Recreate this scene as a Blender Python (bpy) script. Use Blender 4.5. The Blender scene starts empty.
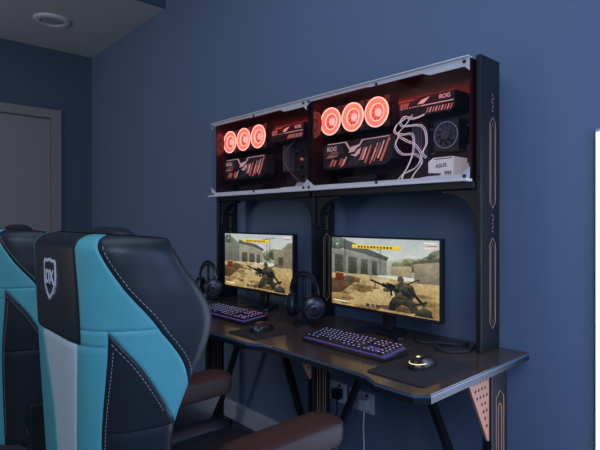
import bpy, bmesh, math, random
import numpy as np
from mathutils import Vector, Matrix
random.seed(4)
sc=bpy.context.scene
sc.view_settings.view_transform='Standard'
sc.view_settings.look='None'
CY=-1.68
# ---------------------------------------------------------------- materials
MC={}
def mat(name,col,rough=.5,metal=0,emit=None,es=0,noise=0.0,nscale=30,bump=0.0,bscale=200,coat=0,spec=None):
    if name in MC: return MC[name]
    m=bpy.data.materials.new(name); m.use_nodes=True
    nt=m.node_tree; b=nt.nodes['Principled BSDF']
    b.inputs['Base Color'].default_value=(*col,1)
    b.inputs['Roughness'].default_value=rough
    b.inputs['Metallic'].default_value=metal
    if coat: b.inputs['Coat Weight'].default_value=coat
    if spec is not None: b.inputs['Specular IOR Level'].default_value=spec
    if emit:
        b.inputs['Emission Color'].default_value=(*emit,1)
        b.inputs['Emission Strength'].default_value=es
    tc=nt.nodes.new('ShaderNodeTexCoord')
    n=nt.nodes.new('ShaderNodeTexNoise'); n.inputs['Scale'].default_value=nscale
    n.inputs['Detail'].default_value=4
    nt.links.new(tc.outputs['Object'],n.inputs['Vector'])
    mx=nt.nodes.new('ShaderNodeMix'); mx.data_type='RGBA'
    k=noise if noise else .06
    mx.inputs['A'].default_value=(*[c*(1-k) for c in col],1)
    mx.inputs['B'].default_value=(*[min(1,c*(1+k)) for c in col],1)
    nt.links.new(n.outputs['Fac'],mx.inputs['Factor'])
    nt.links.new(mx.outputs['Result'],b.inputs['Base Color'])
    if bump:
        n2=nt.nodes.new('ShaderNodeTexNoise'); n2.inputs['Scale'].default_value=bscale
        nt.links.new(tc.outputs['Object'],n2.inputs['Vector'])
        bp=nt.nodes.new('ShaderNodeBump'); bp.inputs['Strength'].default_value=bump
        bp.inputs['Distance'].default_value=.002
        nt.links.new(n2.outputs['Fac'],bp.inputs['Height'])
        nt.links.new(bp.outputs['Normal'],b.inputs['Normal'])
    MC[name]=m
    return m
def screen_mat():
    if 'screen' in MC: return MC['screen']
    m=bpy.data.materials.new('screen_picture'); m.use_nodes=True
    nt=m.node_tree; b=nt.nodes['Principled BSDF']
    a=nt.nodes.new('ShaderNodeVertexColor'); a.layer_name='Col'
    nt.links.new(a.outputs['Color'],b.inputs['Emission Color'])
    b.inputs['Emission Strength'].default_value=1.0
    b.inputs['Base Color'].default_value=(.01,.01,.01,1); b.inputs['Roughness'].default_value=.4
    MC['screen']=m; return m
def glass_mat():
    m=bpy.data.materials.new('tempered_glass'); m.use_nodes=True
    nt=m.node_tree; nt.nodes.remove(nt.nodes['Principled BSDF'])
    o=nt.nodes['Material Output']
    t=nt.nodes.new('ShaderNodeBsdfTransparent'); t.inputs['Color'].default_value=(.95,.93,.94,1)
    g=nt.nodes.new('ShaderNodeBsdfGlossy'); g.inputs['Roughness'].default_value=.02
    f=nt.nodes.new('ShaderNodeLayerWeight'); f.inputs['Blend'].default_value=.5
    p=nt.nodes.new('ShaderNodeMath'); p.operation='POWER'; p.inputs[1].default_value=4
    q=nt.nodes.new('ShaderNodeMath'); q.operation='MULTIPLY_ADD'; q.inputs[1].default_value=.35; q.inputs[2].default_value=.02
    nt.links.new(f.outputs['Facing'],p.inputs[0]); nt.links.new(p.outputs[0],q.inputs[0])
    mx=nt.nodes.new('ShaderNodeMixShader')
    nt.links.new(q.outputs[0],mx.inputs[0]); nt.links.new(t.outputs[0],mx.inputs[1]); nt.links.new(g.outputs[0],mx.inputs[2])
    nt.links.new(mx.outputs[0],o.inputs['Surface'])
    return m
# ---------------------------------------------------------------- helpers
def wloc(o):
    v=Vector(o.location); p=o.parent
    while p: v+=p.location; p=p.parent
    return v
def meta(o,label=None,cat=None,group=None,kind=None):
    if label:o['label']=label
    if cat:o['category']=cat
    if group:o['group']=group
    if kind:o['kind']=kind
    return o
def thing(name,loc,label,cat,group=None):
    e=bpy.data.objects.new(name,None); e.location=loc; e.empty_display_size=.05
    sc.collection.objects.link(e)
    return meta(e,label,cat,group)
def mk(name,verts,faces,mats,parent=None,midx=None,smooth=False,cols=None,bevel=0,label=None):
    vs=[Vector(v) for v in verts]
    lo=Vector([min(v[i] for v in vs) for i in range(3)]); hi=Vector([max(v[i] for v in vs) for i in range(3)])
    c=(lo+hi)/2
    me=bpy.data.meshes.new(name)
    me.from_pydata([tuple(v-c) for v in vs],[],faces)
    if not isinstance(mats,(list,tuple)): mats=[mats]
    for m in mats: me.materials.append(m)
    if midx:
        for p,i in zip(me.polygons,midx): p.material_index=i
    if cols is not None:
        ca=me.color_attributes.new('Col','FLOAT_COLOR','CORNER')
        ca.data.foreach_set('color',np.repeat(np.concatenate([cols,np.ones((len(cols),1))],1),4,axis=0).astype(np.float32).ravel())
    else:
        bm=bmesh.new(); bm.from_mesh(me)
        bmesh.ops.recalc_face_normals(bm,faces=bm.faces)
        if bevel:
            bmesh.ops.bevel(bm,geom=[e for e in bm.edges if e.calc_face_angle(0)>.6],offset=bevel,segments=2,affect='EDGES',profile=.6)
        bm.to_mesh(me); bm.free()
    if smooth:
        for p in me.polygons: p.use_smooth=True
        try: me.set_sharp_from_angle(angle=math.radians(40))
        except Exception: pass
    o=bpy.data.objects.new(name,me); sc.collection.objects.link(o)
    if parent:
        o.parent=parent; o.location=c-wloc(parent)
    else: o.location=c
    if label:o['label']=label
    return o
class G:
    """geometry accumulator"""
    def __init__(s): s.v=[];s.f=[];s.m=[]
    def add(s,v,f,m=0):
        n=len(s.v); s.v+=[tuple(x) for x in v]; s.f+=[tuple(i+n for i in a) for a in f]; s.m+=[m]*len(f); return s
    def box(s,x0,x1,y0,y1,z0,z1,m=0):
        v=[(x,y,z) for x in(x0,x1) for y in(y0,y1) for z in(z0,z1)]
        f=[(0,1,3,2),(4,6,7,5),(0,4,5,1),(2,3,7,6),(0,2,6,4),(1,5,7,3)]
        return s.add(v,f,m)
    def lathe(s,c,axis,prof,n=32,m=0,close=True):
        a=Vector(axis).normalized(); t=Vector((0,0,1)) if abs(a.z)<.9 else Vector((1,0,0))
        p=a.cross(t).normalized(); q=a.cross(p)
        v=[];f=[]
        for r,h in prof:
            for i in range(n):
                an=2*math.pi*i/n
                v.append(Vector(c)+a*h+(p*math.cos(an)+q*math.sin(an))*r)
        k=len(prof)
        for j in range(k-1):
            for i in range(n):
                f.append((j*n+i,j*n+(i+1)%n,(j+1)*n+(i+1)%n,(j+1)*n+i))
        if close:
            f.append(tuple(range(n))[::-1]); f.append(tuple((k-1)*n+i for i in range(n)))
        return s.add(v,f,m)
    def ring(s,c,axis,prof,n=40,m=0):
        s.lathe(c,axis,prof+[prof[0]],n,m,close=False); return s
    def tube(s,pts,r,n=8,m=0,closed=False):
        P=[Vector(p) for p in pts]; v=[];f=[]
        up=None
        for i,p in enumerate(P):
            if closed: d=P[(i+1)%len(P)]-P[i-1]
            else: d=P[min(i+1,len(P)-1)]-P[max(i-1,0)]
            d.normalize()
            if up is None: up=Vector((0,0,1)) if abs(d.z)<.9 else Vector((1,0,0))
            a=d.cross(up)
            if a.length<1e-4: a=d.orthogonal()
            a.normalize(); b=a.cross(d); up=b
            rr=r[i] if isinstance(r,(list,tuple)) else r
            for k in range(n):
                an=2*math.pi*k/n; v.append(p+(a*math.cos(an)+b*math.sin(an))*rr)
        L=len(P)
        for i in range(L if closed else L-1):
            for k in range(n):
                f.append((i*n+k,i*n+(k+1)%n,((i+1)%L)*n+(k+1)%n,((i+1)%L)*n+k))
        if not closed:
            f.append(tuple(range(n))[::-1]); f.append(tuple((L-1)*n+k for k in range(n)))
        return s.add(v,f,m)
    def prism(s,poly,plane,a,b,m=0):
        def P(u,w,h):
            return {'xz':(u,h,w),'xy':(u,w,h),'yz':(h,u,w)}[plane]
        n=len(poly)
        v=[P(u,w,a) for u,w in poly]+[P(u,w,b) for u,w in poly]
        f=[tuple(range(n)),tuple(range(2*n-1,n-1,-1))]+[(i,(i+1)%n,n+(i+1)%n,n+i) for i in range(n)]
        return s.add(v,f,m)
    def beam(s,p0,p1,w,h,m=0):
        p0=Vector(p0);p1=Vector(p1);d=(p1-p0).normalized()
        t=Vector((0,1,0)) if abs(d.y)<.9 else Vector((1,0,0))
        a=d.cross(t).normalized()*w/2; b=d.cross(a).normalized()*h/2
        v=[p+x for p in(p0,p1) for x in(a+b,a-b,-a-b,-a+b)]
        return s.add(v,[(0,1,2,3),(7,6,5,4)]+[(i,(i+1)%4,4+(i+1)%4,4+i) for i in range(4)],m)
    def ellips(s,c,r,m=0,n=20,k=12,pw=1.0):
        v=[];f=[]
        sg=lambda x:math.copysign(abs(x)**pw,x)
        for j in range(k+1):
            ph=-math.pi/2+math.pi*j/k
            for i in range(n):
                th=2*math.pi*i/n
                v.append((c[0]+r[0]*sg(math.cos(ph))*sg(math.cos(th)),c[1]+r[1]*sg(math.cos(ph))*sg(math.sin(th)),c[2]+r[2]*sg(math.sin(ph))))
        for j in range(k):
            for i in range(n): f.append((j*n+i,j*n+(i+1)%n,(j+1)*n+(i+1)%n,(j+1)*n+i))
        return s.add(v,f,m)
    def out(s,name,mats,parent=None,**k):
        return mk(name,s.v,s.f,mats,parent,midx=s.m,**k)
def dup(o,delta,parent=None):
    c=o.copy(); sc.collection.objects.link(c)
    if parent: c.parent=parent
    else: c.location=Vector(o.location)+Vector(delta)
    for ch in list(o.children): dup(ch,delta,c)
    return c
def text_geo(txt,size,extr=.0004,bold=0.0,shear=0):
    cu=bpy.data.curves.new('t','FONT'); cu.body=txt; cu.size=size; cu.extrude=extr; cu.offset=bold
    cu.align_x='CENTER'; cu.align_y='CENTER'; cu.shear=shear
    o=bpy.data.objects.new('t',cu); sc.collection.objects.link(o)
    bpy.context.view_layer.update()
    me=bpy.data.meshes.new_from_object(o.evaluated_get(bpy.context.evaluated_depsgraph_get()))
    v=[tuple(x.co) for x in me.vertices]; f=[tuple(p.vertices) for p in me.polygons]
    bpy.data.objects.remove(o); bpy.data.meshes.remove(me)
    return v,f
def catmull(ctrl,u):
    n=len(ctrl)
    if u<=ctrl[0][0]: return Vector(ctrl[0][1])
    if u>=ctrl[-1][0]: return Vector(ctrl[-1][1])
    i=max(k for k in range(n-1) if ctrl[k][0]<=u)
    def tan(k):
        if k==0: a,b=0,1
        elif k==n-1: a,b=n-2,n-1
        else: a,b=k-1,k+1
        return (Vector(ctrl[b][1])-Vector(ctrl[a][1]))/(ctrl[b][0]-ctrl[a][0])
    h=ctrl[i+1][0]-ctrl[i][0]; t=(u-ctrl[i][0])/h
    p0=Vector(ctrl[i][1]);p1=Vector(ctrl[i+1][1]);m0=tan(i)*h;m1=tan(i+1)*h
    return p0*(2*t**3-3*t*t+1)+m0*(t**3-2*t*t+t)+p1*(-2*t**3+3*t*t)+m1*(t**3-t*t)
def lerpt(tab,x):
    tab=sorted(tab)
    if x<=tab[0][0]: return tab[0][1]
    if x>=tab[-1][0]: return tab[-1][1]
    for (a,b),(c,d) in zip(tab,tab[1:]):
        if a<=x<=c: return b+(d-b)*(x-a)/(c-a)
def sm(tab,x): return catmull([(a,(b,0)) for a,b in sorted(tab)],x)[0]
# ---------------------------------------------------------------- palette
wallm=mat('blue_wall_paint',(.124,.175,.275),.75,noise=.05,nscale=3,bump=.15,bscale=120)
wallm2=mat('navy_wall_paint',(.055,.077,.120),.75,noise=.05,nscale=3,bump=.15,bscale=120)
ceilm=mat('ceiling_paint',(.45,.46,.47),.8,noise=.03,nscale=3)
floorm=mat('dark_floor',(.05,.055,.07),.45,noise=.2,nscale=12)
white=mat('white_trim',(.42,.44,.5),.5)
doorm=mat('door_paint',(.235,.22,.21),.5,noise=.04,nscale=4)
framem=mat('door_frame_paint',(.23,.205,.19),.5)
blk=mat('black_metal',(.009,.010,.013),.42,bump=.1,bscale=600)
blks=mat('black_plastic',(.012,.012,.015),.3)
blkm=mat('matte_black',(.02,.02,.024),.7,bump=.1,bscale=400)
leather=mat('black_leather',(.013,.017,.022),.42,bump=.2,bscale=400,noise=.12)
teal=mat('teal_leather',(.09,.38,.41),.5,bump=.2,bscale=400)
whl=mat('white_leather',(.60,.66,.68),.45,bump=.2,bscale=400)
thread=mat('pale_thread',(.42,.45,.45),.7)
silver=mat('brushed_aluminium',(.80,.78,.78),.4,metal=.2)
pale=mat('frosted_print',(.60,.57,.58),.5)
copper=mat('copper_orange_metal',(.55,.24,.14),.45,noise=.1)
amber=mat('amber_line',(.50,.27,.14),.5)
red_e=mat('red_led',(.9,.1,.06),.4,emit=(1,.11,.07),es=2.0)
pink_e=mat('pink_led',(.9,.35,.3),.4,emit=(1,.46,.38),es=1.5)
dred=mat('case_interior',(.025,.007,.007),.18,noise=.2)
glassm=glass_mat()
# ---------------------------------------------------------------- room
XL=-4.77; ZC=2.72; XR=1.6; YF=-4.2
def struct(g,name,mats,**k):
    o=g.out(name,mats,**k); o['kind']='structure'; return o
struct(G().box(XL-.1,XR,0,.1,0,3.05),'wall_back',wallm)
dq0,dq1=.43+CY,1.329+CY; dz=2.1
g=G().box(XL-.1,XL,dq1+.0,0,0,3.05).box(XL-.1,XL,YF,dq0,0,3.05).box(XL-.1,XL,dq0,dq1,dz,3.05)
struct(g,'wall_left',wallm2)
struct(G().box(XL-.1,XR,YF,.1,-.1,0),'floor',floorm)
struct(G().box(XL-.1,-3.3,YF,0,ZC,3.05,0),'ceiling',[ceilm])
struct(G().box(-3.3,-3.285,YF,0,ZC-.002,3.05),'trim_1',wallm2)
struct(G().box(-3.285,XR,YF,0,3.04,3.1),'ceiling',mat('blue_ceiling',(.1,.14,.22),.8))
struct(G().prism([(0,0),(-.018,0),(-.018,.085),(-.012,.105),(0,.105)],'yz',XL,XR),'baseboard_back',white)
struct(G().box(XL,XL+.016,dq1+.08,-.018,0,.105),'baseboard_left',white)
g=G().box(XL-.1,XL+.02,dq1-.005,dq1+.075,0,dz+.075).box(XL-.1,XL+.02,dq0-.075,dq0+.005,0,dz+.075).box(XL-.1,XL+.02,dq0+.005,dq1-.005,dz-.005,dz+.075)
struct(g,'trim_2',framem,bevel=.004)
g=G().box(XL-.07,XL-.03,dq0+.006,dq1-.006,.006,dz-.006)
d=struct(g,'door_1',doorm,bevel=.003)
mk_h=G().lathe((XL-.03,dq0+.07,1.0),(1,0,0),[(.025,0),(.025,.008),(.009,.01),(.009,.05)],20).box(XL+.012,XL+.026,dq0+.06,dq0+.18,.992,1.008)
mk_h.out('handle',silver,d,bevel=.001)
cl=thing('ceiling_light',(-4.07,CY+1.133,ZC),'small round white recessed ceiling downlight, switched off','ceiling light')
G().ring((-4.07,CY+1.133,ZC),(0,0,-1),[(.13,0),(.125,.014),(.105,.022),(.085,.016),(.08,0)],40).out('bezel',mat('lamp_white',(.6,.6,.62),.4),cl,smooth=True)
G().lathe((-4.07,CY+1.133,ZC-.001),(0,0,-1),[(.082,0),(.078,.009),(.05,.013),(.01,.014)],32).out('lens',mat('lamp_lens',(.33,.35,.38),.3),cl,smooth=True)
lp=thing('light_panel',(-.29,-.02,.7),'tall glowing bluish-white LED panel fixed to the wall','light panel')
G().box(-.492,-.06,-.02,-.001,.02,1.456).out('frame',mat('panel_frame',(.3,.33,.5),.5),lp,bevel=.002)
g=G()
for i in range(12):
    g.box(-.489,-.07,-.024,-.019,.03+i*.118,.03+i*.118+.116)
g.out('diffuser',mat('panel_glow',(.8,.85,1),.5,emit=(.62,.72,1.0),es=5.0,noise=.1),lp)
# ---------------------------------------------------------------- desk
DT=.75
dk=thing('gaming_desk',(-1.54,CY+1.3,0),'long black two-seat gaming desk with carbon top and angled legs','desk')
def carbon():
    m=bpy.data.materials.new('carbon_desktop'); m.use_nodes=True; nt=m.node_tree; b=nt.nodes['Principled BSDF']
    tc=nt.nodes.new('ShaderNodeTexCoord'); w=nt.nodes.new('ShaderNodeTexChecker'); w.inputs['Scale'].default_value=260
    w.inputs['Color1'].default_value=(.055,.036,.029,1); w.inputs['Color2'].default_value=(.085,.055,.043,1)  # black carbon tinted warm brown, reflected light painted into the weave colours
    nt.links.new(tc.outputs['Object'],w.inputs['Vector']); nt.links.new(w.outputs['Color'],b.inputs['Base Color'])
    b.inputs['Roughness'].default_value=.2; b.inputs['Specular IOR Level'].default_value=.85; return m
carb=carbon(); edge=mat('blue_edge_band',(.05,.11,.18),.35)
def desktop(x0,x1,left_cut,right_cut):
    q0,q1=1.02,1.62
    W=x1-x0; pts=[]
    pts.append((x0,q1)); pts.append((x0,q0+.03 if left_cut else q0))
    if left_cut: pts.append((x0+.03,q0))
    fr=[(.10,0),(.17,.0),(.23,.026),(.28,.033),(.5,.036),(.72,.033),(.77,.026),(.83,0),(.9,0)]
    for a,b in fr: pts.append((x0+W*a,q0+b))
    if right_cut: pts+=[(x1-.03,q0),(x1,q0+.03)]
    else: pts.append((x1,q0))
    pts.append((x1,q1))
    P=[(a,b+CY) for a,b in pts]
    G().prism(P,'xy',DT-.024,DT).out('tabletop',[carb],dk,bevel=.002)
    e=[Vector((a,b+CY,DT-.012)) for a,b in pts[1:-1]]+[Vector((x1,q1+CY,DT-.012))]
    g=G()
    for a,b in zip(e,e[1:]):
        if (b-a).length<.001: continue
        dd=(b-a).normalized(); nn=Vector((dd.y,-dd.x,0))*.003
        v=[a-nn*.2+Vector((0,0,-.011)),b-nn*.2+Vector((0,0,-.011)),b+nn+Vector((0,0,-.011)),a+nn+Vector((0,0,-.011))]
        v+=[x+Vector((0,0,.020)) for x in v]
        g.add(v[:4]+[x-Vector((0,0,.005)) for x in v[4:]],[(0,1,2,3),(7,6,5,4),(0,4,5,1),(1,5,6,2),(2,6,7,3),(3,7,4,0)],1)
        g.add([x+Vector((0,0,.0152)) for x in v[:4]]+v[4:],[(0,1,2,3),(7,6,5,4),(0,4,5,1),(1,5,6,2),(2,6,7,3),(3,7,4,0)],0)
    g.out('edge_band',[edge,blk],dk)
desktop(-1.539,-.675,False,True); desktop(-2.41,-1.541,True,False)
for lx in(-.72,-1.52,-2.36):
    g=G().box(lx-.03,lx,CY+1.462,CY+1.568,.03,DT-.024)
    g.box(lx-.04,lx+.01,CY+1.12,CY+1.62,0.0,.03)
    g.box(lx-.03,lx,CY+1.10,CY+1.60,DT-.05,DT-.0245)
    lg=g.out('leg',blk,dk,bevel=.003)
    g=G()
    for z0,z1 in((.3,.62),(.05,.25)):
        hx=[(1.49,z0),(1.515,z0-.02),(1.54,z0),(1.54,z1),(1.515,z1+.02),(1.49,z1)]
        g.tube([(lx+.0005,CY+a,b) for a,b in hx],.0016,5,closed=True)
        hx=[(1.505,z0+.03),(1.515,z0+.02),(1.525,z0+.03),(1.525,z1-.03),(1.515,z1-.02),(1.505,z1-.03)]
        g.tube([(lx+.0005,CY+a,b) for a,b in hx],.0016,5,closed=True)
    g.out('leg_inlay',amber,lg)
    g=G()
    g.prism([(CY+1.33,.705),(CY+1.462,.715),(CY+1.462,.495),(CY+1.452,.495)],'yz',lx-.016,lx-.008,0)
    for r in range(7):
        for c in range(5):
            y=CY+1.445-c*.02-(r%2)*.01; z=.69-r*.024
            if y-(CY+1.33)>(0.705-z)*.62+.012:
                g.lathe((lx-.0082,y,z),(1,0,0),[(.0055,0),(.0055,.0008)],6,1)
    g.out('gusset_bracket',[copper,blkm],dk)['label']='perforated copper-orange triangular gusset'
for lx in(-.735,-1.535,-2.375):
    for s in(-1,1):
        tx=lx+s*.32
        if tx>-.7 or tx<-2.41: continue
        G().beam((lx,CY+1.515,.04),(tx,CY+1.515,DT-.03),.022,.03).out('brace',blk,dk,bevel=.003)
G().box(-2.38,-.73,CY+1.50,CY+1.53,DT-.045,DT-.0246).out('crossbar',blk,dk,bevel=.002)
# ---------------------------------------------------------------- rack
rk=thing('display_rack',(-1.54,CY+1.55,DT),'tall black metal rack with posts and arched brackets on the desk','rack')
y0,y1=CY+1.49,CY+1.62
for px in(-.77,-1.54,-2.30):
    po=G().box(px-.018,px,y0,y1,DT,1.715).out('post',blk,rk,bevel=.003)
    g=G()
    yc=(y0+y1)/2+.014
    for z0,z1 in((.84,1.10),(1.24,1.5)):
        for k,o in((.019,0),(.010,.016)):
            hx=[(yc-k,z0+o),(yc,z0-.02+o),(yc+k,z0+o),(yc+k,z1-o),(yc,z1+.02-o),(yc-k,z1-o)]
            g.tube([(px+.0003,a,b) for a,b in hx],.0015 if k>.015 else .0008,5,m=0 if k>.015 else 1,closed=True)
    for z0 in (1.14,1.54):
        for i in range(5):
            g.box(px,px+.0008,yc-.006,yc+.006,z0+i*.013,z0+.002+i*.013,0)
            g.box(px,px+.0008,yc-.006+(i%2)*.010,yc-.004+(i%2)*.010,z0+i*.013,z0+.008+i*.013,0)
    g.out('post_inlay',[amber,mat('grey_line',(.22,.18,.15),.5)],po)
G().box(-2.2995,-1.5585,y0-.012,y1,1.282,1.305).out('shelf',blk,rk,bevel=.002)
G().box(-1.5395,-.7885,y0-.012,y1,1.282,1.305).out('shelf',blk,rk,bevel=.002)
def bracket(px,s):
    pts=[(px,1.2815),(px+s*.135,1.2815),(px+s*.135,1.272)]
    for i in range(9):
        a=math.pi/2*i/8
        pts.append((px+s*(.125-.108*math.sin(a)),1.185+.085*math.cos(a)))
    pts+=[(px+s*.017,1.15),(px,1.15)]
    G().prism(pts,'xz',y0+.015,y0+.05).out('corner_bracket',blk,rk,bevel=.002)
bracket(-.7885,-1);bracket(-1.5395,1);bracket(-1.5585,-1);bracket(-2.2995,1)
# ---------------------------------------------------------------- computer cases
pc=thing('computer_case',(-1.174,CY+1.56,1.306),'glass-front computer with red ring fans and white sleeved cables','computer','glass-front computers on the rack')
cx0,cx1=-1.535,-.795
zb,zt=1.308,1.704
g=G().box(cx0,cx1,CY+1.645,CY+1.655,zb,zt).box(cx0,cx1,CY+1.475,CY+1.645,zb,zb+.006).box(cx0,cx1,CY+1.475,CY+1.645,zt-.006,zt)
g.box(cx0,cx0+.006,CY+1.475,CY+1.645,zb+.006,zt-.006).box(cx1-.006,cx1,CY+1.475,CY+1.645,zb+.006,zt-.006)
g.out('case_body',dred,pc)
G().box(-1.556,-.793,CY+1.462,CY+1.467,zb,zt).out('glass_panel',glassm,pc)
g=G(); a,b=CY+1.459,CY+1.4618
g.prism([(-1.556,zt),(-1.556,zt-.03),(-1.545,zt-.022),(-1.53,zt-.013),(-1.22,zt-.013),(-1.2,zt-.016),(-.97,zt-.016),(-.94,zt-.028),(-.81,zt-.028),(-.793,zt-.044),(-.793,zt)],'xz',a,b)
g.prism([(-1.556,zb),(-1.556,zb+.050),(-1.548,zb+.045),(-1.51,zb+.020),(-.98,zb+.018),(-.95,zb+.022),(-.82,zb+.022),(-.793,zb+.044),(-.793,zb)],'xz',a,b)
g.out('panel_border',pale,pc)
for sx in(-1.54,-1.17,-.81):
    for sz in(zt-.012,zb+.014): G().lathe((sx,CY+1.459,sz),(0,-1,0),[(.006,0),(.006,.003),(.004,.005)],16).out('standoff_screw',blkm,pc,smooth=True)
G().box(-1.556,-.793,CY+1.436,CY+1.478,zb-.003,zb+.006).out('front_ledge',silver,pc,bevel=.001)
G().box(-1.556,-.793,CY+1.450,CY+1.478,zt,zt+.004).out('top_ledge',silver,pc,bevel=.001)
rotm=mat('smoky_rotor',(.45,.14,.12),.35,emit=(1,.20,.14),es=.60)
hubm=mat('hub_glow',(.6,.3,.28),.4,emit=(1,.55,.48),es=.85)
backm=mat('fan_back_glow',(.3,.08,.06),.5,emit=(.9,.10,.07),es=.30)
for i,fx in enumerate((-1.476,-1.350,-1.224)):
    fz=1.606; fy=CY+1.53
    f=G()
    f.ring((fx,fy,fz),(0,1,0),[(.0605,0),(.0605,.025),(.057,.025),(.057,0)],40)
    for sx in(-1,1):
        for szz in(-1,1):
            f.prism([(fx+sx*.0605,fz+szz*.0605),(fx+sx*.03,fz+szz*.0605),(fx+sx*.044,fz+szz*.044),(fx+sx*.0605,fz+szz*.03)],'xz',fy+.003,fy+.025)
    fan=f.out('fan',blks,pc)
    G().ring((fx,fy-.004,fz),(0,1,0),[(.0575,0),(.0575,.008),(.033,.012),(.033,.004)],48).out('ring_light',red_e,fan)
    G().ring((fx,fy-.006,fz),(0,1,0),[(.0595,0),(.0595,.004),(.0548,.004),(.0548,0)],48).out('ring_highlight',pink_e,fan)
    G().ring((fx,fy-.002,fz),(0,1,0),[(.0360,0),(.0360,.004),(.0325,.004),(.0325,0)],48).out('ring_highlight',pink_e,fan)
    G().lathe((fx,fy+.021,fz),(0,1,0),[(.056,0),(.056,.002)],32).out('back_diffuser',backm,fan)
    g=G().lathe((fx,fy+.002,fz),(0,1,0),[(.013,0),(.016,.003),(.016,.018)],24,1)
    for k in range(9):
        an=2*math.pi*k/9; v=[]
        for rr,tw in((.016,.0),(.0325,.25)):
            for w,yy in((-.33,.014),(.33,.006)):
                v.append((fx+rr*math.cos(an+w*.9+tw),fy+yy,fz+rr*math.sin(an+w*.9+tw)))
        g.add(v,[(0,1,3,2)],0)
    g.out('fan_rotor',[rotm,hubm],fan)
gx0,gx1,gz0,gz1=-1.495,-1.13,1.393,1.505; gy=CY+1.50
gc=G().prism([(gx0,gz0+.012),(gx0+.012,gz0),(gx1-.03,gz0),(gx1,gz0+.02),(gx1,gz1),(gx0+.03,gz1),(gx0,gz1-.02)],'xz',gy,gy+.06).out('graphics_card',mat('card_shroud',(.018,.014,.016),.32),pc,bevel=.002)
g=G(); y_=gy-.0025
redp=mat('card_red_glow',(.35,.09,.07),.4,emit=(.95,.20,.14),es=.40); lp_=mat('card_pale_mark',(.5,.36,.36),.4,emit=(1,.55,.48),es=.34)
shr=mat('card_grey_plate',(.05,.036,.04),.4)
g.prism([(gx0+.01,gz1-.010),(gx0+.10,gz1-.010),(gx0+.13,gz1-.048),(gx0+.09,gz1-.056),(gx0+.01,gz1-.05)],'xz',y_,gy,2)
g.prism([(gx1-.01,gz1-.012),(gx1-.13,gz1-.012),(gx1-.155,gz1-.04),(gx1-.11,gz1-.05),(gx1-.01,gz1-.045)],'xz',y_,gy,2)
g.prism([(gx0+.13,gz0+.008),(gx0+.20,gz0+.008),(gx0+.235,gz0+.05),(gx0+.185,gz0+.055)],'xz',y_,gy,2)
rp=random.Random(3)
x=gx0+.012
while x<gx0+.13:
    w_=.003+rp.random()*.006; h0=gz0+.006+rp.random()*.012; h1=gz0+.036+rp.random()*.014
    g.prism([(x,h0),(x+w_,h0),(x+w_+(h1-h0)*.6,h1),(x+(h1-h0)*.6,h1)],'xz',y_,gy,rp.choice((0,0,1,2))); x+=w_+.0045
x=gx0+.205
while x<gx1-.028:
    w_=.003+rp.random()*.006; h0=gz0+.008+rp.random()*.02; h1=gz1-.010-rp.random()*.04
    if x+w_+(h1-h0)*.5<gx1-.004: g.prism([(x,h0),(x+w_,h0),(x+w_+(h1-h0)*.5,h1),(x+(h1-h0)*.5,h1)],'xz',y_-.0005,gy,rp.choice((0,1,2,0)))
    x+=w_+.006
for i in range(6):
    zz_=gz0+.05+i*.004; g.box(gx0+.02+i*.006,gx0+.06+i*.006+rp.random()*.03,y_,gy,zz_,zz_+.0016,i%2)
g.prism([(gx0+.03,gz1-.006),(gx0+.13,gz1-.006),(gx0+.155,gz1-.04),(gx0+.162,gz1-.04),(gx0+.136,gz1-.003),(gx0+.03,gz1-.003)],'xz',y_,gy,1)
g.prism([(gx0+.20,gz1-.03),(gx0+.206,gz1-.03),(gx0+.225,gz1-.007),(gx1-.01,gz1-.007),(gx1-.01,gz1-.004),(gx0+.22,gz1-.004)],'xz',y_,gy,1)
g.prism([(gx0+.150,gz0+.062),(gx0+.165,gz0+.084),(gx0+.215,gz0+.092),(gx0+.19,gz0+.076),(gx0+.178,gz0+.064)],'xz',y_-.001,gy,1)
g.prism([(gx0+.160,gz0+.052),(gx0+.184,gz0+.054),(gx0+.195,gz0+.066),(gx0+.216,gz0+.077),(gx0+.205,gz0+.052),(gx0+.188,gz0+.043)],'xz',y_-.001,gy,1)
g.out('card_pattern',[redp,lp_,shr],gc)
def ytext(t,size,x,y,z,m,parent,rot=0,bold=0,shear=0,name='lettering'):
    v,f=text_geo(t,size,.0004,bold,shear)
    c,s=math.cos(rot),math.sin(rot)
    vv=[(x+a*c-b*s,y-d,z+a*s+b*c) for a,b,d in v]
    return mk(name,vv,f,m,parent)
ytext('ROG',.026,gx0+.055,y_-.0008,gz1-.027,lp_,gc,bold=.0003,shear=.1)
boardm=mat('circuit_board',(.022,.015,.018),.45,noise=.5,nscale=60)
mb=G().box(-1.12,-.815,CY+1.628,CY+1.632,1.33,1.66).out('motherboard',boardm,pc)
g=G().prism([(-1.118,1.565),(-1.10,1.56),(-.9,1.56),(-.885,1.575),(-.885,1.632),(-1.03,1.632),(-1.045,1.622),(-1.118,1.622)],'xz',CY+1.53,CY+1.628)
for i in range(7): g.box(-1.10+i*.012,-1.094+i*.012,CY+1.527,CY+1.53,1.572,1.6)
hs=g.out('heatsink',mat('heatsink_metal',(.035,.028,.032),.35,metal=.5),mb,bevel=.002)
g=G()
for i in range(9): g.prism([(-1.0+i*.012,1.567),(-.996+i*.012,1.567),(-.988+i*.012,1.585),(-.992+i*.012,1.585)],'xz',CY+1.5285,CY+1.53,i%2)
g.box(-1.11,-.89,CY+1.5285,CY+1.53,1.5945,1.5975,1)
for i in range(5): g.prism([(-1.115+i*.008,1.600),(-1.112+i*.008,1.600),(-1.104+i*.008,1.616),(-1.107+i*.008,1.616)],'xz',CY+1.5285,CY+1.53,0)
g.out('heatsink_glow',[redp,lp_],hs)
ytext('ROG',.021,-.925,CY+1.5292,1.615,lp_,hs,bold=.0003,shear=.1)
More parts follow.
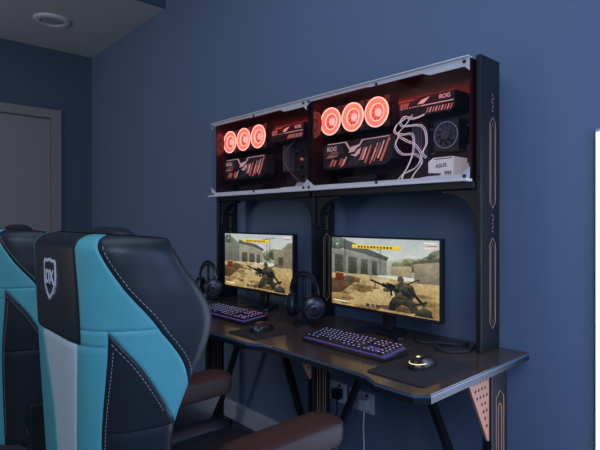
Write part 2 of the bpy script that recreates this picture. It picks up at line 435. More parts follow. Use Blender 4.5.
G().prism([(-1.035,1.604),(-1.02,1.616),(-.985,1.624),(-1.0,1.611),(-1.012,1.603)],'xz',CY+1.5285,CY+1.53).out('emblem',lp_,hs)
memm=mat('memory_grey',(.13,.10,.12),.4)
for i in range(4): G().box(-1.098+i*.012,-1.091+i*.012,CY+1.585,CY+1.628,1.42,1.55).out('memory_module',memm,mb,bevel=.001)
rr_=random.Random(7)
for i in range(30):
    x=-1.04+(i%6)*.036+rr_.random()*.012; z=1.338+(i//6)*.042+rr_.random()*.012; w_=.005+rr_.random()*.014; h_=.005+rr_.random()*.014
    G().box(x,x+w_,CY+1.612,CY+1.628,z,z+h_).out('board_chip',(memm,blks,shr,redp)[i%4 if i%8<7 else 1],mb)
G().box(-1.53,-1.16,CY+1.558,CY+1.585,1.55,1.665).out('radiator',boardm,pc)
g=G().box(-1.50,-1.15,CY+1.55,CY+1.64,1.315,1.34)
g.prism([(-1.50,1.34),(-1.3,1.34),(-1.28,1.37),(-1.5,1.37)],'xz',CY+1.6,CY+1.64)
g.out('drive_cage',mat('cage_dark',(.03,.015,.016),.25),pc,bevel=.002)
def case_red_fill(x0_,x1_,z,e,tilt=18):  # added red fill lamp inside the case, stands in for fan ring spill
    l=bpy.data.lights.new('case_red_fill','AREA'); l.shape='RECTANGLE'; l.size=x1_-x0_; l.size_y=.03; l.energy=e; l.color=(1,.10,.07)
    o=bpy.data.objects.new('case_red_fill',l); sc.collection.objects.link(o); o.parent=pc
    o.location=Vector(((x0_+x1_)/2,CY+1.50,z))-pc.location; o.rotation_euler=(math.radians(tilt),0,0)
case_red_fill(-1.5,-.90,zt-.008,1.2)
pc2=dup(pc,(-.764,0,0))
pc2['label']='glass-front computer with red ring fans and a mostly dark interior'
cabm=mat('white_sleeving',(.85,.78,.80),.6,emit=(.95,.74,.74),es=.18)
DX_=-.764
G().prism([(-.96+DX_,1.327),(-.86+DX_,1.327),(-.90+DX_,1.352),(-.93+DX_,1.356)],'xz',CY+1.53,CY+1.60).out('power_supply',mat('psu_dim',(.5,.5,.56),.4),pc2,bevel=.002)
G().tube([catmull([(0,(-.98+DX_,CY+1.56,1.56)),(.4,(-1.03+DX_,CY+1.53,1.48)),(.7,(-.98+DX_,CY+1.54,1.40)),(1,(-.93+DX_,CY+1.56,1.35))],i/24) for i in range(25)],.0025,6).out('sleeved_cable',mat('dark_sleeving',(.15,.12,.13),.6),pc2,smooth=True)
cxx,czz=-.935,1.482
co=G().box(cxx-.05,cxx+.05,CY+1.555,CY+1.627,czz-.055,czz+.055).out('cooler',mat('cooler_black',(.018,.017,.022),.4),pc,bevel=.003)
G().ring((cxx,CY+1.553,czz),(0,1,0),[(.048,0),(.048,.004),(.044,.004),(.044,0)],40).out('cooler_ring',mat('dim_blue_ring',(.16,.18,.25),.4,emit=(.15,.22,.4),es=.18),co)
g=G().lathe((cxx,CY+1.548,czz),(0,1,0),[(.016,0),(.018,.003),(.018,.008)],24)
for k in range(9):
    an=2*math.pi*k/9; v=[]
    for rr,tw in((.017,0),(.041,.35)):
        for w,yy in((-.22,.0065),(.22,.002)): v.append((cxx+rr*math.cos(an+w+tw),CY+1.548+yy,czz+rr*math.sin(an+w+tw)))
    g.add(v,[(0,1,3,2)])
g.out('cooler_rotor',mat('rotor_grey',(.07,.065,.08),.35),co)
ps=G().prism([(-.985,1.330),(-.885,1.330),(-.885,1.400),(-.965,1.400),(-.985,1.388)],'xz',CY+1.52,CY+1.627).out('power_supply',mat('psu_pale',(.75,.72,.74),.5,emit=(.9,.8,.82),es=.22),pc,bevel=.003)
g=G().prism([(-.985,1.330),(-.945,1.330),(-.93,1.343),(-.985,1.348)],'xz',CY+1.5185,CY+1.52).box(-.96,-.89,CY+1.5185,CY+1.52,1.393,1.396)
for i in range(4): g.box(-.918+i*.007,-.914+i*.007,CY+1.5185,CY+1.52,1.338,1.350)
g.out('supply_stripe',blks,ps)
ytext('ASUS',.019,-.933,CY+1.5192,1.370,blks,ps,rot=.08,bold=.0003)
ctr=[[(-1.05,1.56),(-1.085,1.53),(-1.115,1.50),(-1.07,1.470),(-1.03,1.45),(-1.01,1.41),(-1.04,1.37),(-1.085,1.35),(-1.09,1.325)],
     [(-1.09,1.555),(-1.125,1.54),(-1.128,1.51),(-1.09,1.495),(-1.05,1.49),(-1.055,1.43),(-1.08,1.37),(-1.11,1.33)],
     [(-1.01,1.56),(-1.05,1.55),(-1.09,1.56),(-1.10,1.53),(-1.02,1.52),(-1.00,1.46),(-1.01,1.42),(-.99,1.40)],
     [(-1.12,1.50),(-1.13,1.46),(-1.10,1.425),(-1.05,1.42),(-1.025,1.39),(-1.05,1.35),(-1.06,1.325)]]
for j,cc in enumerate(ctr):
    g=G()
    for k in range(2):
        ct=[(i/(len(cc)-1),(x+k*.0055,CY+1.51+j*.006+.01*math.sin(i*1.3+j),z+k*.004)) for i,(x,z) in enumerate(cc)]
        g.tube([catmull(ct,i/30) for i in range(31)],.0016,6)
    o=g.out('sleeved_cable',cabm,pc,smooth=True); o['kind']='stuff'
# ---------------------------------------------------------------- monitors
def paint(variant,W=300,H=168):
    rs=np.random.RandomState(5+variant)
    X,Y=np.meshgrid((np.arange(W)+.5)/W,(np.arange(H)+.5)/H)
    TR=[0,0,1]
    def tx(x,y): return (TR[0]+(x-TR[0])*TR[2],TR[1]+(y-TR[1])*TR[2])
    def vn(nx,ny):
        g=rs.rand(ny+2,nx+2); fx=X*nx; fy=Y*ny; ix=fx.astype(int); iy=fy.astype(int); tx_=fx-ix; ty=fy-iy
        return (g[iy,ix]*(1-tx_)+g[iy,ix+1]*tx_)*(1-ty)+(g[iy+1,ix]*(1-tx_)+g[iy+1,ix+1]*tx_)*ty
    N1=vn(14,9)-.5; N2=vn(60,36)-.5; N3=rs.rand(H,W)-.5
    img=np.zeros((H,W,3))
    def put(mask,c1,c2=None,n=.10):
        c1=np.array(c1)/255.; c2=c1 if c2 is None else np.array(c2)/255.
        if not mask.any(): return
        y=Y[mask]; lo,hi=y.min(),y.max()+1e-6; t=((y-lo)/(hi-lo))[:,None]
        c=c1*(1-t)+c2*t
        c=c*(1+n*(N1[mask]*1.2+N2[mask]*1.2+N3[mask]*.3))[:,None]
        img[mask]=c
    def pm(P):
        P=[tx(*p) for p in P]
        m=np.zeros((H,W),bool); n=len(P)
        for i in range(n):
            x1,y1=P[i]; x2,y2=P[(i+1)%n]
            if y1==y2: continue
            c=((y1>Y)!=(y2>Y))&(X<(x2-x1)*(Y-y1)/(y2-y1)+x1); m^=c
        return m
    def poly(P,c1,c2=None,n=.1): put(pm(P),c1,c2,n)
    def rect(a,b,c,d,c1,c2=None,n=.05): poly([(a,b),(c,b),(c,d),(a,d)],c1,c2,n)
    def ell(cx,cy,rx,ry,c1,c2=None,n=.1):
        cx,cy=tx(cx,cy); put(((X-cx)/(rx*TR[2]))**2+((Y-cy)/(ry*TR[2]))**2<1,c1,c2,n)
    def line(x1,y1,x2,y2,w,c):
        dx,dy=x2-x1,(y2-y1); L=math.hypot(dx,dy*.56); px_,py_=-dy*.56/L*w,dx/L*w/.56
        poly([(x1-px_,y1-py_),(x2-px_,y2-py_),(x2+px_,y2+py_),(x1+px_,y1+py_)],c,None,.05)
    put(Y>.45,(210,210,196),(178,186,186),.06)
    poly([(.4,.6),(.52,.72),(.6,.70),(.7,.76),(.8,.73),(1,.78),(1,.5),(.4,.5)],(156,158,142),(178,180,168),.12)
    for cx,cy,r in((.66,.62,.06),(.76,.66,.07),(.84,.66,.07),(.93,.69,.08),(1.0,.74,.10)): ell(cx,cy,r,r*1.4,(84,90,62),(126,130,98),.5)
    if variant==0:
        poly([(0,.40),(0,.84),(.16,.82),(.40,.755),(.56,.705),(.56,.50),(.3,.46)],(108,110,100),(136,138,128),.12)
        poly([(0,.84),(0,1),(.10,1),(.58,.745),(.56,.70),(.34,.775),(.1,.84)],(66,70,68),(102,108,106),.12)
        for i in range(12): line(.0+i*.048,1.0-.021*i,.05+i*.043,.84-.011*i,.0014,(124,128,122))
        for a,w_ in((.03,.10),(.18,.09),(.31,.07),(.42,.05)):
            h=.76-.17*a; poly([(a,.44+.1*a),(a,h),(a+w_,h-.17*w_),(a+w_,.44+.1*a)],(58,58,52),(84,84,76),.2)
            for j in range(4): line(a,.50+j*.055,a+w_,.50+j*.052,.001,(110,110,100))
        line(.145,.5,.145,.99,.004,(56,60,58)); line(.50,.52,.50,.86,.003,(70,74,72)); line(.46,.84,.56,.86,.002,(70,74,72))
        poly([(.60,.52),(.60,.63),(.78,.65),(.78,.50)],(140,128,98),(170,156,126),.15)
        poly([(.80,.46),(.80,.69),(1,.74),(1,.42)],(112,104,84),(146,136,110),.2)
        poly([(.78,.68),(.80,.72),(1,.78),(1,.73)],(84,80,70),None,.1)
    else:
        poly([(0,.38),(0,.95),(.12,.94),(.26,.80),(.26,.48)],(94,96,88),(124,126,118),.15)
        for i in range(4): line(.01+i*.05,.48,.02+i*.05,.92-.03*i,.002,(60,62,58))
        poly([(.24,.48),(.24,.82),(.46,.78),(.60,.72),(.60,.50)],(128,126,108),(156,152,132),.12)
        poly([(.22,.82),(.24,.89),(.50,.82),(.62,.735),(.60,.71),(.46,.775)],(66,70,68),(98,102,98),.1)
        for a,w_ in((.28,.09),(.40,.08),(.51,.05)): rect(a,.48,a+w_,.66-.1*(a-.28),(66,64,56),(86,82,74),.2)
        poly([(.76,.46),(.76,.72),(1,.80),(1,.42)],(112,106,88),(142,134,112),.2)
        rect(.82,.48,.88,.62,(74,66,52))
        line(.66,.5,.66,.95,.004,(76,80,78)); line(.58,.9,.78,.95,.003,(76,80,78)); line(.70,.5,.70,.93,.002,(76,80,78))
    put(Y<.46+.02*np.sin(X*5),(146,116,68),(182,160,112),.2)
    poly([(.05,0),(.46,.46),(.58,.46),(.95,0)],(172,144,94),(198,178,134),.18)
    for i in range(16):
        a=rs.rand(); b=rs.rand()*.4; w=.04+rs.rand()*.12
        ell(a,b,w,.012+.02*rs.rand(),(116,92,56),(146,118,74),.3)
    poly([(0,.16),(0,.38),(.18,.44),(.32,.43),(.20,.30),(.10,.18)],(70,52,36),(102,78,52),.3)
    for x_,w_,h_,c_ in((.04,.09,.12,(120,62,36)),(.15,.07,.09,(94,90,74)),(.25,.05,.07,(130,104,60))):
        rect(x_,.36,x_+w_,.36+h_,tuple(int(v*.7) for v in c_),c_,.15); rect(x_,.36+h_-.010,x_+w_,.36+h_,(170,152,112))
    ox=.62 if variant==0 else .58
    TR[:]=[ox+.06,.10,.86]
    def o(P): return [(ox+a,b) for a,b in P]
    ell(ox+.06,.06,.22,.045,(84,66,42),(100,78,50),.3)
    poly(o([(-.06,.03),(-.05,.14),(-.01,.24),(.06,.28),(.16,.26),(.22,.18),(.24,.06),(.18,.02),(.15,.10),(.08,.14),(.03,.08),(.0,.02)]),(34,33,28),(62,60,46),.6)
    poly(o([(.02,.22),(-.01,.36),(.03,.46),(.11,.49),(.19,.44),(.22,.32),(.18,.22)]),(38,38,32),(76,74,58),.6)
    poly(o([(.08,.26),(.07,.38),(.12,.43),(.19,.40),(.20,.28)]),(26,26,22),(50,48,40),.6)
    for i in range(5): rect(ox+.03+i*.03,.25,ox+.048+i*.03,.30,(82,74,50),(98,90,62))
    ell(ox+.065,.52,.034,.058,(40,40,32),(92,88,68),.2); ell(ox+.052,.495,.020,.028,(108,82,58),(130,100,72)); rect(ox+.035,.505,ox+.062,.52,(20,20,20))
    poly(o([(.02,.44),(-.05,.38),(-.10,.34),(-.085,.30),(-.03,.32),(.03,.37)]),(50,50,40),(82,78,60),.3)
    line(ox-.26,.47,ox+.12,.30,.010,(16,16,16)); line(ox-.13,.415,ox+.04,.335,.017,(28,28,28)); line(ox-.04,.36,ox-.025,.25,.011,(20,20,18)); line(ox+.06,.335,ox+.17,.27,.019,(28,26,24))
    line(ox-.07,.435,ox+.01,.40,.012,(15,15,15)); ell(ox-.075,.44,.012,.024,(70,80,84)); line(ox-.25,.478,ox-.13,.425,.003,(96,94,86)); line(ox-.20,.44,ox-.21,.36,.005,(24,24,24))
    ell(ox-.10,.335,.020,.032,(58,50,40),(120,92,66)); ell(ox+.06,.30,.020,.030,(58,50,40),(120,92,66))
    line(ox+.13,.46,ox+.25,.55,.006,(24,24,22)); line(ox+.14,.40,ox+.30,.16,.013,(28,26,22)); line(ox+.18,.14,ox+.32,.22,.011,(42,40,32))
    poly(o([(.20,.0),(.24,.10),(.30,.14),(.36,.10),(.38,0)]),(38,36,30),(72,68,52),.4)
    TR[:]=[0,0,1]
    b0,b1=(.22,.68) if variant==0 else (.30,.70)
    rect(b0,.850,b1,.905,(224,184,44),(242,206,64),.04)
    for i in range(11):
        w=(b1-b0-.12)/11; rect(b0+.06+i*w,.866,b0+.06+i*w+w*.6,.890,(84,70,24))
    put((X>.012)&(X<.105)&(Y>.83)&(Y<.985),(74,86,76),(100,110,96),.3); rect(.055,.895,.065,.915,(240,240,220))
    for k,(a,b,w,h,c) in enumerate(((.88,.955,.10,.014,(220,220,210)),(.90,.925,.08,.012,(200,90,60)),(.88,.895,.10,.012,(210,210,200)),(.02,.05,.14,.014,(230,230,220)),(.02,.02,.09,.012,(220,180,60)),(.36,.03,.04,.05,(60,60,54)),(.41,.03,.04,.05,(90,86,70)),(.46,.03,.04,.05,(60,60,54)))):
        rect(a,b,a+w,b+h,c)
    return np.clip(img,0,1)**2.2
def monitor(x0,x1,variant,label):
    zb_,zt_=.829,1.117; y=CY+1.45
    m=thing('monitor',((x0+x1)/2,CY+1.52,DT),label,'monitor','gaming monitors on the desk')
    xc=(x0+x1)/2
    G().box(x0,x1,y,y+.028,zb_,zt_).out('housing',blks,m,bevel=.004)
    W=x1-x0-.012; H=zt_-zb_-.020; ox=x0+.006; oz=zb_+.013
    img=paint(variant); h,w=img.shape[:2]
    V=[(ox+W*i/w,y-.0008,oz+H*j/h) for j in range(h+1) for i in range(w+1)]
    F=[(j*(w+1)+i,j*(w+1)+i+1,(j+1)*(w+1)+i+1,(j+1)*(w+1)+i) for j in range(h) for i in range(w)]
    mk('screen',V,F,screen_mat(),m,cols=img.reshape(-1,3))
    g=G().beam((xc,y+.05,DT+.012),(xc,y+.075,zb_+.16),.05,.022)
    g.box(xc-.05,xc+.05,y+.028,y+.07,zb_+.09,zb_+.18)
    g.out('stand_neck',blks,m,bevel=.003)
    G().prism([(xc-.10,y-.03),(xc-.03,y-.03+.03),(xc+.03,y),(xc+.10,y-.03),(xc+.115,y-.015),(xc+.04,y+.11),(xc-.04,y+.11),(xc-.115,y-.015)],'xy',DT+.0005,DT+.013).out('stand_base',blks,m,bevel=.002)
monitor(-1.399,-.890,0,'thin black monitor showing a desert shooter game by the end post')
monitor(-2.178,-1.632,1,'thin black monitor showing a sandy shooter game beside the headset')
# ---------------------------------------------------------------- keyboards
kb=thing('keyboard',(-1.098,CY+1.24,DT),'black mechanical keyboard with blue and violet backlit keys','keyboard','backlit keyboards on the desk')
kx0,kx1,kq0,kq1=-1.282,-.915,1.178,1.305
G().prism([(CY+kq0,DT+.0005),(CY+kq1,DT+.0005),(CY+kq1,DT+.024),(CY+kq0,DT+.012)],'yz',kx0,kx1).out('keyboard_base',blks,kb,bevel=.002)
glow=mat('violet_backlight',(.03,.025,.06),.4,emit=(.26,.15,.80),es=.28)
sl=.012/(kq1-kq0)
def kz(q): return DT+.012+(q-kq0)*sl
G().prism([(CY+kq0+.008,kz(kq0+.008)),(CY+kq1-.008,kz(kq1-.008)),(CY+kq1-.008,kz(kq1-.008)+.0015),(CY+kq0+.008,kz(kq0+.008)+.0015)],'yz',kx0+.007,kx1-.007).out('backlight_plate',glow,kb)
keym=mat('keycap_black',(.016,.015,.021),.45)
legs=[mat('key_legend_violet',(.3,.25,.4),.4,emit=(.55,.38,1.0),es=.8),mat('key_legend_blue',(.25,.3,.4),.4,emit=(.34,.42,1.0),es=.8),mat('key_legend_pink',(.4,.25,.35),.4,emit=(.95,.42,.85),es=.8)]
pit=(kx1-kx0-.018)/21.0; rows=6; rq=(kq1-kq0-.02)/rows
meshcache={}; kr=random.Random(2)
def key(x,q,wu):
    z=kz(q)+.0018; w=pit*wu-.0020; h=rq-.0020; hh=.0090
    ci=min(2,int(max(0,(x-kx0)/(kx1-kx0)*2.2+kr.random()*1.0-.3)))
    kk=(round(wu,2),ci)
    if kk in meshcache:
        o=meshcache[kk].copy(); sc.collection.objects.link(o); o.parent=kb
        o.location=Vector((x,CY+q,z+hh/2+.0002))-kb.location; return
    t=.0020
    v=[(x-w/2,CY+q-h/2,z),(x+w/2,CY+q-h/2,z),(x+w/2,CY+q+h/2,z),(x-w/2,CY+q+h/2,z),
       (x-w/2+t,CY+q-h/2+t,z+hh),(x+w/2-t,CY+q-h/2+t,z+hh),(x+w/2-t,CY+q+h/2-t,z+hh),(x-w/2+t,CY+q+h/2-t,z+hh)]
    g=G().add(v,[(0,3,2,1),(4,5,6,7),(0,1,5,4),(1,2,6,5),(2,3,7,6),(3,0,4,7)])
    g.box(x-.0022,x+.0022,CY+q-.0010,CY+q+.0038,z+hh,z+hh+.0004,1)
    meshcache[kk]=g.out('key',[keym,legs[(1,0,2)[ci]]],kb)
layout=[[1]*1+[0.5]+[1]*4+[.5]+[1]*4+[.4]+[1]*4,[1]*13+[2],[1.5]+[1]*12+[1.5],[1.75]+[1]*11+[2.25],[2.25]+[1]*10+[2.75],[1.25]*3+[6.25]+[1.25]*4]
for r,row in enumerate(layout):
    q=kq1-.01-rq*(r+.5); x=kx0+.009
    for wu in row:
        if wu>=1: key(x+pit*wu/2,q,wu)
        x+=pit*wu
    if r in(0,1,2,5):
        for i in range(3): key(kx0+.009+pit*(15.4+i+.5),q,1)
    if r==4: key(kx0+.009+pit*16.9,q,1)
    for i in range(2):
        key(kx0+.009+pit*(18.8+i+.5),q,1)
dup(kb,(-.715,-.002,0))
# ---------------------------------------------------------------- mouse pads and mice
def roundrect(x0,x1,y0,y1,r,n=6):
    p=[]
    for cx,cy,a0 in((x1-r,y1-r,0),(x0+r,y1-r,90),(x0+r,y0+r,180),(x1-r,y0+r,270)):
        for i in range(n+1):
            a=math.radians(a0+90*i/n); p.append((cx+r*math.cos(a),cy+r*math.sin(a)))
    return p
padm=mat('pad_cloth',(.014,.014,.016),.85,noise=.5,nscale=25)
for X0,X1,Q0,Q1,lab in((-.902,-.712,1.075,1.35,'dark grey cloth mouse pad at the desk end'),(-1.572,-1.40,1.06,1.27,'dark grey cloth mouse pad near the headset')):
    o=G().prism(roundrect(X0,X1,CY+Q0,CY+Q1,.015),'xy',DT+.0003,DT+.003).out('mouse_pad',padm)
    meta(o,lab,'mouse pad','mouse pads on the desk')
yg=mat('yellow_glow',(.6,.5,.2),.4,emit=(1,.80,.35),es=1.2)
dimg=mat('dim_glow',(.12,.11,.09),.4)
def mouse(x,q,lab,lit=True):
    y=CY+q; m=thing('computer_mouse',(x,y,DT+.003),lab,'mouse','mice on the desk')
    n=28;K=12; gm=yg if lit else dimg
    def S(th,a,off=0):
        c,s=math.cos(th),math.sin(th)
        w=.029*(1-.08*math.exp(-((s-.1)/.35)**2))
        rx=w*math.copysign(abs(c)**.85,c); ry=.054*math.copysign(abs(s)**.9,s)
        k=math.cos(a)**.75
        return (x+rx*k,y+ry*k,DT+.0032+(.034+off)*math.sin(a)**.9*(1-.22*max(0,s)*k))
    v=[];f=[]
    for j in range(K+1):
        for i in range(n): v.append(S(2*math.pi*i/n,math.pi/2*j/K))
    for j in range(K):
        for i in range(n): f.append((j*n+i,j*n+(i+1)%n,(j+1)*n+(i+1)%n,(j+1)*n+i))
    f.append(tuple(range(n))[::-1])
    mk('mouse_body',v,f,blks,m,smooth=True)
    zt_=S(math.pi/2,.9)[2]
    G().lathe((x-.003,y+.030,zt_-.008),(1,0,0),[(.0085,0),(.0095,.001),(.0095,.005),(.0085,.006)],20).out('scroll_wheel',gm,m)
    pts=[]
    for i in range(13):
        th=math.radians(200+140*i/12); pts.append(S(th,.45,.0006))
    G().tube(pts,.0012,6).out('light_strip',gm,m,smooth=True)
    G().ellips((x,y-.020,DT+.0352),(.006,.007,.0016)).out('palm_light',gm,m,smooth=True)
mouse(-.815,1.228,'black gaming mouse with warm yellow glow at the desk end')
mouse(-1.50,1.17,'plain black gaming mouse near the headset, unlit',False)
# ---------------------------------------------------------------- headsets
def headset(x,q,lab,k=1.0):
    y=CY+q; m=thing('headset',(x,y,DT),lab,'headset','gaming headsets on stands')
    top=.205*k
    g=G().lathe((x,y+.01,DT+.0005),(0,0,1),[(.05,0),(.05,.006),(.044,.01),(.012,.013)],28)
    g.tube([(x,y+.01,DT+.008),(x,y+.01,DT+.1),(x,y+.01,DT+top-.018)],.007,10)
    g.box(x-.03,x+.03,y-.006,y+.026,DT+top-.018,DT+top-.011)
    g.out('headset_stand',blk,m,smooth=True)
    arc=[];arc2=[]
    for i in range(25):
        a=math.pi*i/24
        arc.append((x+.082*math.cos(a),y+.01,DT+top-.085+.088*math.sin(a)))
        if 3<=i<=21: arc2.append((x+.073*math.cos(a),y+.01,DT+top-.085+.077*math.sin(a)))
    G().tube(arc,.0065,8).out('headband',blks,m,smooth=True)
    G().tube(arc2,[.004+.005*math.sin(math.pi*i/18) for i in range(19)],8).out('headband_padding',blkm,m,smooth=True)
    for s in(-1,1):
        d=Vector((s*.80,-.58,-.05)).normalized()
        c=Vector((x+s*.066,y+.0,DT+.072*k))
        cup=G().lathe(c,d,[(.045,-.002),(.049,.003),(.047,.011),(.036,.018),(.012,.020)],32).out('ear_cup',blks,m,smooth=True)
        G().ring(c,d,[(.048,-.002),(.050,-.008),(.046,-.018),(.032,-.020),(.026,-.014),(.026,-.002)],32).out('ear_cushion',leather,cup,smooth=True)
        G().ring(c+d*.014,d,[(.036,0),(.037,.004),(.033,.006),(.031,.003)],32).out('cup_trim_ring',mat('gunmetal',(.10,.12,.17),.35,metal=.7),cup,smooth=True)
        G().ring(c+d*.016,d,[(.016,0),(.017,.005),(.014,.006),(.013,.003)],24).out('cup_badge',MC['gunmetal'],cup,smooth=True)
        G().tube([c+Vector((0,.004,.045)),c+Vector((s*.01,.004,.058)),(x+s*.082,y+.01,DT+top-.07)],.006,8).out('yoke',blk,cup,smooth=True)
    G().tube([(x-.08,y-.03,DT+.06),(x-.075,y-.06,DT+.045),(x-.055,y-.08,DT+.035)],.003,6).out('microphone',blks,m,smooth=True)
headset(-1.475,1.36,'black over-ear headset on a small stand between the monitors',1.05)
headset(-2.275,1.40,'black over-ear headset on a stand at the far desk end')
# ---------------------------------------------------------------- cables, sockets
def cable(name,pts,r,label,m=blkm,n=60):
    ct=[(i/(len(pts)-1),p) for i,p in enumerate(pts)]
    o=G().tube([catmull(ct,i/n) for i in range(n+1)],r,7).out(name,m,smooth=True)
    return meta(o,label,'cable')
cable('power_cable',[(-1.06,CY+1.545,DT+.005),(-.98,CY+1.46,DT+.006),(-.90,CY+1.53,DT+.005),(-.86,CY+1.57,DT+.006),(-.85,CY+1.50,DT+.013),(-.92,CY+1.46,DT+.013),(-.86,CY+1.42,DT+.004),(-.81,CY+1.47,DT+.005),(-.83,CY+1.58,DT+.005)],.0045,'tangled black cable lying on the desk behind the monitor')
sockm=mat('socket_white',(.62,.63,.66),.35)
for i,(sx,sz) in enumerate(((-1.588,.38),(-1.425,.377))):
    s=thing('wall_socket',(sx,-.006,sz),'white double wall socket with a black plug in it' if i==0 else 'white wall socket with a plug and white cable','socket','wall sockets under the desk')
    G().box(sx-.07,sx+.07,-.012,0,sz-.045,sz+.045).out('socket_plate',sockm,s,bevel=.002)
    g=G()
    for k in(-1,1):
        c=sx+k*.034
        g.box(c-.003,c+.003,-.0125,-.012,sz+.008,sz+.016).box(c-.011,c-.006,-.0125,-.012,sz-.01,sz-.006).box(c+.006,c+.011,-.0125,-.012,sz-.01,sz-.006)
        g.box(c-.006,c+.006,-.0145,-.012,sz+.026,sz+.038)
    g.out('socket_slot',blkm,s)
    p=G().prism(roundrect(sx+.034-.022,sx+.034+.022,sz-.025,sz+.022,.008),'xz',-.045,-.013).out('plug',sockm if i else blks,s,bevel=.002)
    ct=[(sx+.034,-.03,sz-.02),(sx+.034,-.035,sz-.1),(sx+.02+i*.03,-.05,sz-.2),(sx-.01+i*.06,-.06,sz-.28),(sx+.05,-.08,.02),(sx+.2,-.1,.006)]
    cc=[(k/5,q) for k,q in enumerate(ct)]
    G().tube([catmull(cc,k/30) for k in range(31)],.0035,7).out('cord',sockm if i else blkm,p,smooth=True)
# ---------------------------------------------------------------- gaming chair
XC=-1.14; YB=CY+.315
ZT=1.150
wt=[(.45,.80),(.6,.84),(.75,.9),(.85,.97),(.95,1.02),(1.03,1.02),(1.08,1.0),(1.12,.98),(1.15,.95)]
dt=[(.45,.15),(.6,.15),(.75,.155),(.83,.18),(.915,.224),(.98,.238),(1.04,.214),(1.10,.178),(1.15,.158)]
def YO(z): return YB+(ZT-z)*.045
def secO(u,z):
    w=sm(wt,z); d=sm(dt,z); s=-1 if u<0 else 1; a=abs(u)
    dd=d/.22
    c=[(0,(0,-.002)),(.3,(.115,.0)),(.45,(.172,.016*dd)),(.6,(.218,.062*dd)),(.8,(.243,.14*dd)),(.93,(.250,.195*dd)),(1,(.243,d))]
    if a==0: x,y=0,-.002
    else: x,y=catmull(c,a)
    return Vector((s*x*w,y,0))
def secI(u,z):
    w=sm(wt,z); d=sm(dt,z); s=-1 if u<0 else 1; a=abs(u)
    th=min(.085,d*.6)
    c=[(0,(0,th)),(.3,(.11,th+.004)),(.5,(.15,th+.012)),(.7,(.185,th+(d-th)*.45)),(.9,(.222,th+(d-th)*.88)),(1,(.243,d))]
    x,y=catmull(c,a)
    return Vector((s*x*w,y,0))
ZK=1.120
def surf(u,zz,inner=False,puff=0):
    if zz>ZK:
        a=(zz-ZK)/(ZT-ZK)*math.pi/2; k=1-math.cos(a); z=ZK+(ZT-ZK)*math.sin(a)
    else: k=0; z=zz
    O=secO(u,z); I=secI(u,z); M=(O+I)/2
    p=(I if inner else O).lerp(M,k)
    zo=z-.012*abs(u)**3*max(0,(z-1.0)/.15)
    return Vector((XC+p.x,YO(z)+p.y,zo))
def normal(u,zz,inner=False):
    e=.01; u0=max(-1,u-e);u1=min(1,u+e)
    z1=min(ZT,zz+.004); z0=zz-.004
    a=surf(u1,zz,inner)-surf(u0,zz,inner); b=surf(u,z1,inner)-surf(u,z0,inner)
    n=a.cross(b)
    if n.length<1e-9: return Vector((0,0,1))
    n.normalize()
    return -n if inner else n
ch=thing('gaming_chair',(XC,CY+.62,0),'teal, black and white leather racing chair with shield emblem','chair','gaming chairs at the desk')
def panel(g,lo,hi,z0,z1,m,nu=26,nz=46,inner=False,puff=.0026):
    v=[];f=[]
    for j in range(nz+1):
        t=j/nz; z=z0+(z1-z0)*t
        a,b=lo(z),hi(z)
        for i in range(nu+1):
            s=i/nu; u=a+(b-a)*s
            wd=abs(b-a)
            e=min(1,(1-abs(2*s-1))*wd/.03) if wd>1e-4 else 0
            et=min(1,min(z-z0,(z1-z) if z1<ZT-.001 else 1)/.006)
            pf=puff*math.sin(min(e,1)*math.pi/2)*math.sin(max(0,et)*math.pi/2)
            v.append(surf(u,z,inner)+normal(u,z,inner)*pf)
    w=nu+1
    for j in range(nz):
        for i in range(nu): f.append((j*w+i,j*w+i+1,(j+1)*w+i+1,(j+1)*w+i))
    g.add(v,f,m)
Cc=.37
A=lambda z: lerpt([(.840,1.0),(.862,.94),(.956,.745),(1.047,.61),(1.10,.55),(1.15,.50)],z)
Bf=lambda z: lerpt([(.765,1.0),(.79,.92),(.865,.74),(.93,.59),(.966,.52)],z)
E=.52; zA=.966; zW=.935
WR=lambda z:lerpt([(.46,.28),(zW,.34)],z)
WL=lambda z:lerpt([(.46,-.02),(.78,.07),(zW,.20)],z)
g=G()
for s in(1,-1):
    def P(lo,hi,z0,z1,m,**k):
        if s==1: panel(g,lo,hi,z0,z1,m,**k)
        else: panel(g,lambda z:-hi(z),lambda z:-lo(z),z0,z1,m,**k)
    c=lambda z:Cc
    P(WR if s==1 else WL,lambda z:E,.46,zW,1,nz=60)
    P(c,lambda z:E,zW,zA,1,nz=8,puff=.0024)
    P(c,lambda z:min(A(z),1),zA,ZT,1,nz=60)
    P(lambda z:max(E,.52),lambda z:min(1,Bf(z)) ,.765,zA,0,nz=60)
    P(lambda z:E,lambda z:1.0,.46,.765,0,nz=30)
    P(lambda z:min(1,Bf(z)),lambda z:min(1,A(z)),.765,zA,1,nz=60)
    P(lambda z:min(1,A(z)),lambda z:1.0,.840,ZT,0,nz=80)
panel(g,lambda z:-Cc,lambda z:Cc,zW,ZT,0,nu=50,nz=60)
panel(g,lambda z:-WL(z),WR,.46,zW,2,nu=50,nz=60)
panel(g,lambda z:-1,lambda z:1,.46,ZT,0,nu=90,nz=70,puff=-.0005)
panel(g,lambda z:-1,lambda z:1,.46,ZT,0,nu=90,nz=50,inner=True,puff=.004)
br=mk('backrest',g.v,g.f,[leather,teal,whl],ch,midx=g.m,smooth=True)
def stitch(fn,t0,t1):
    g=G()
    N=int(abs(t1-t0)/.0075)
    for i in range(N):
        a=t0+(t1-t0)*i/N; b=a+(t1-t0)/N*.6
        ua,ub=fn(a),fn(b)
        if abs(ua)>.985: continue
        pa=surf(ua,a)+normal(ua,a)*.0026; pb=surf(ub,b)+normal(ub,b)*.0026
        g.tube([pa,pb],.0006,4)
    o=g.out('stitching',thread,br); o['kind']='stuff'
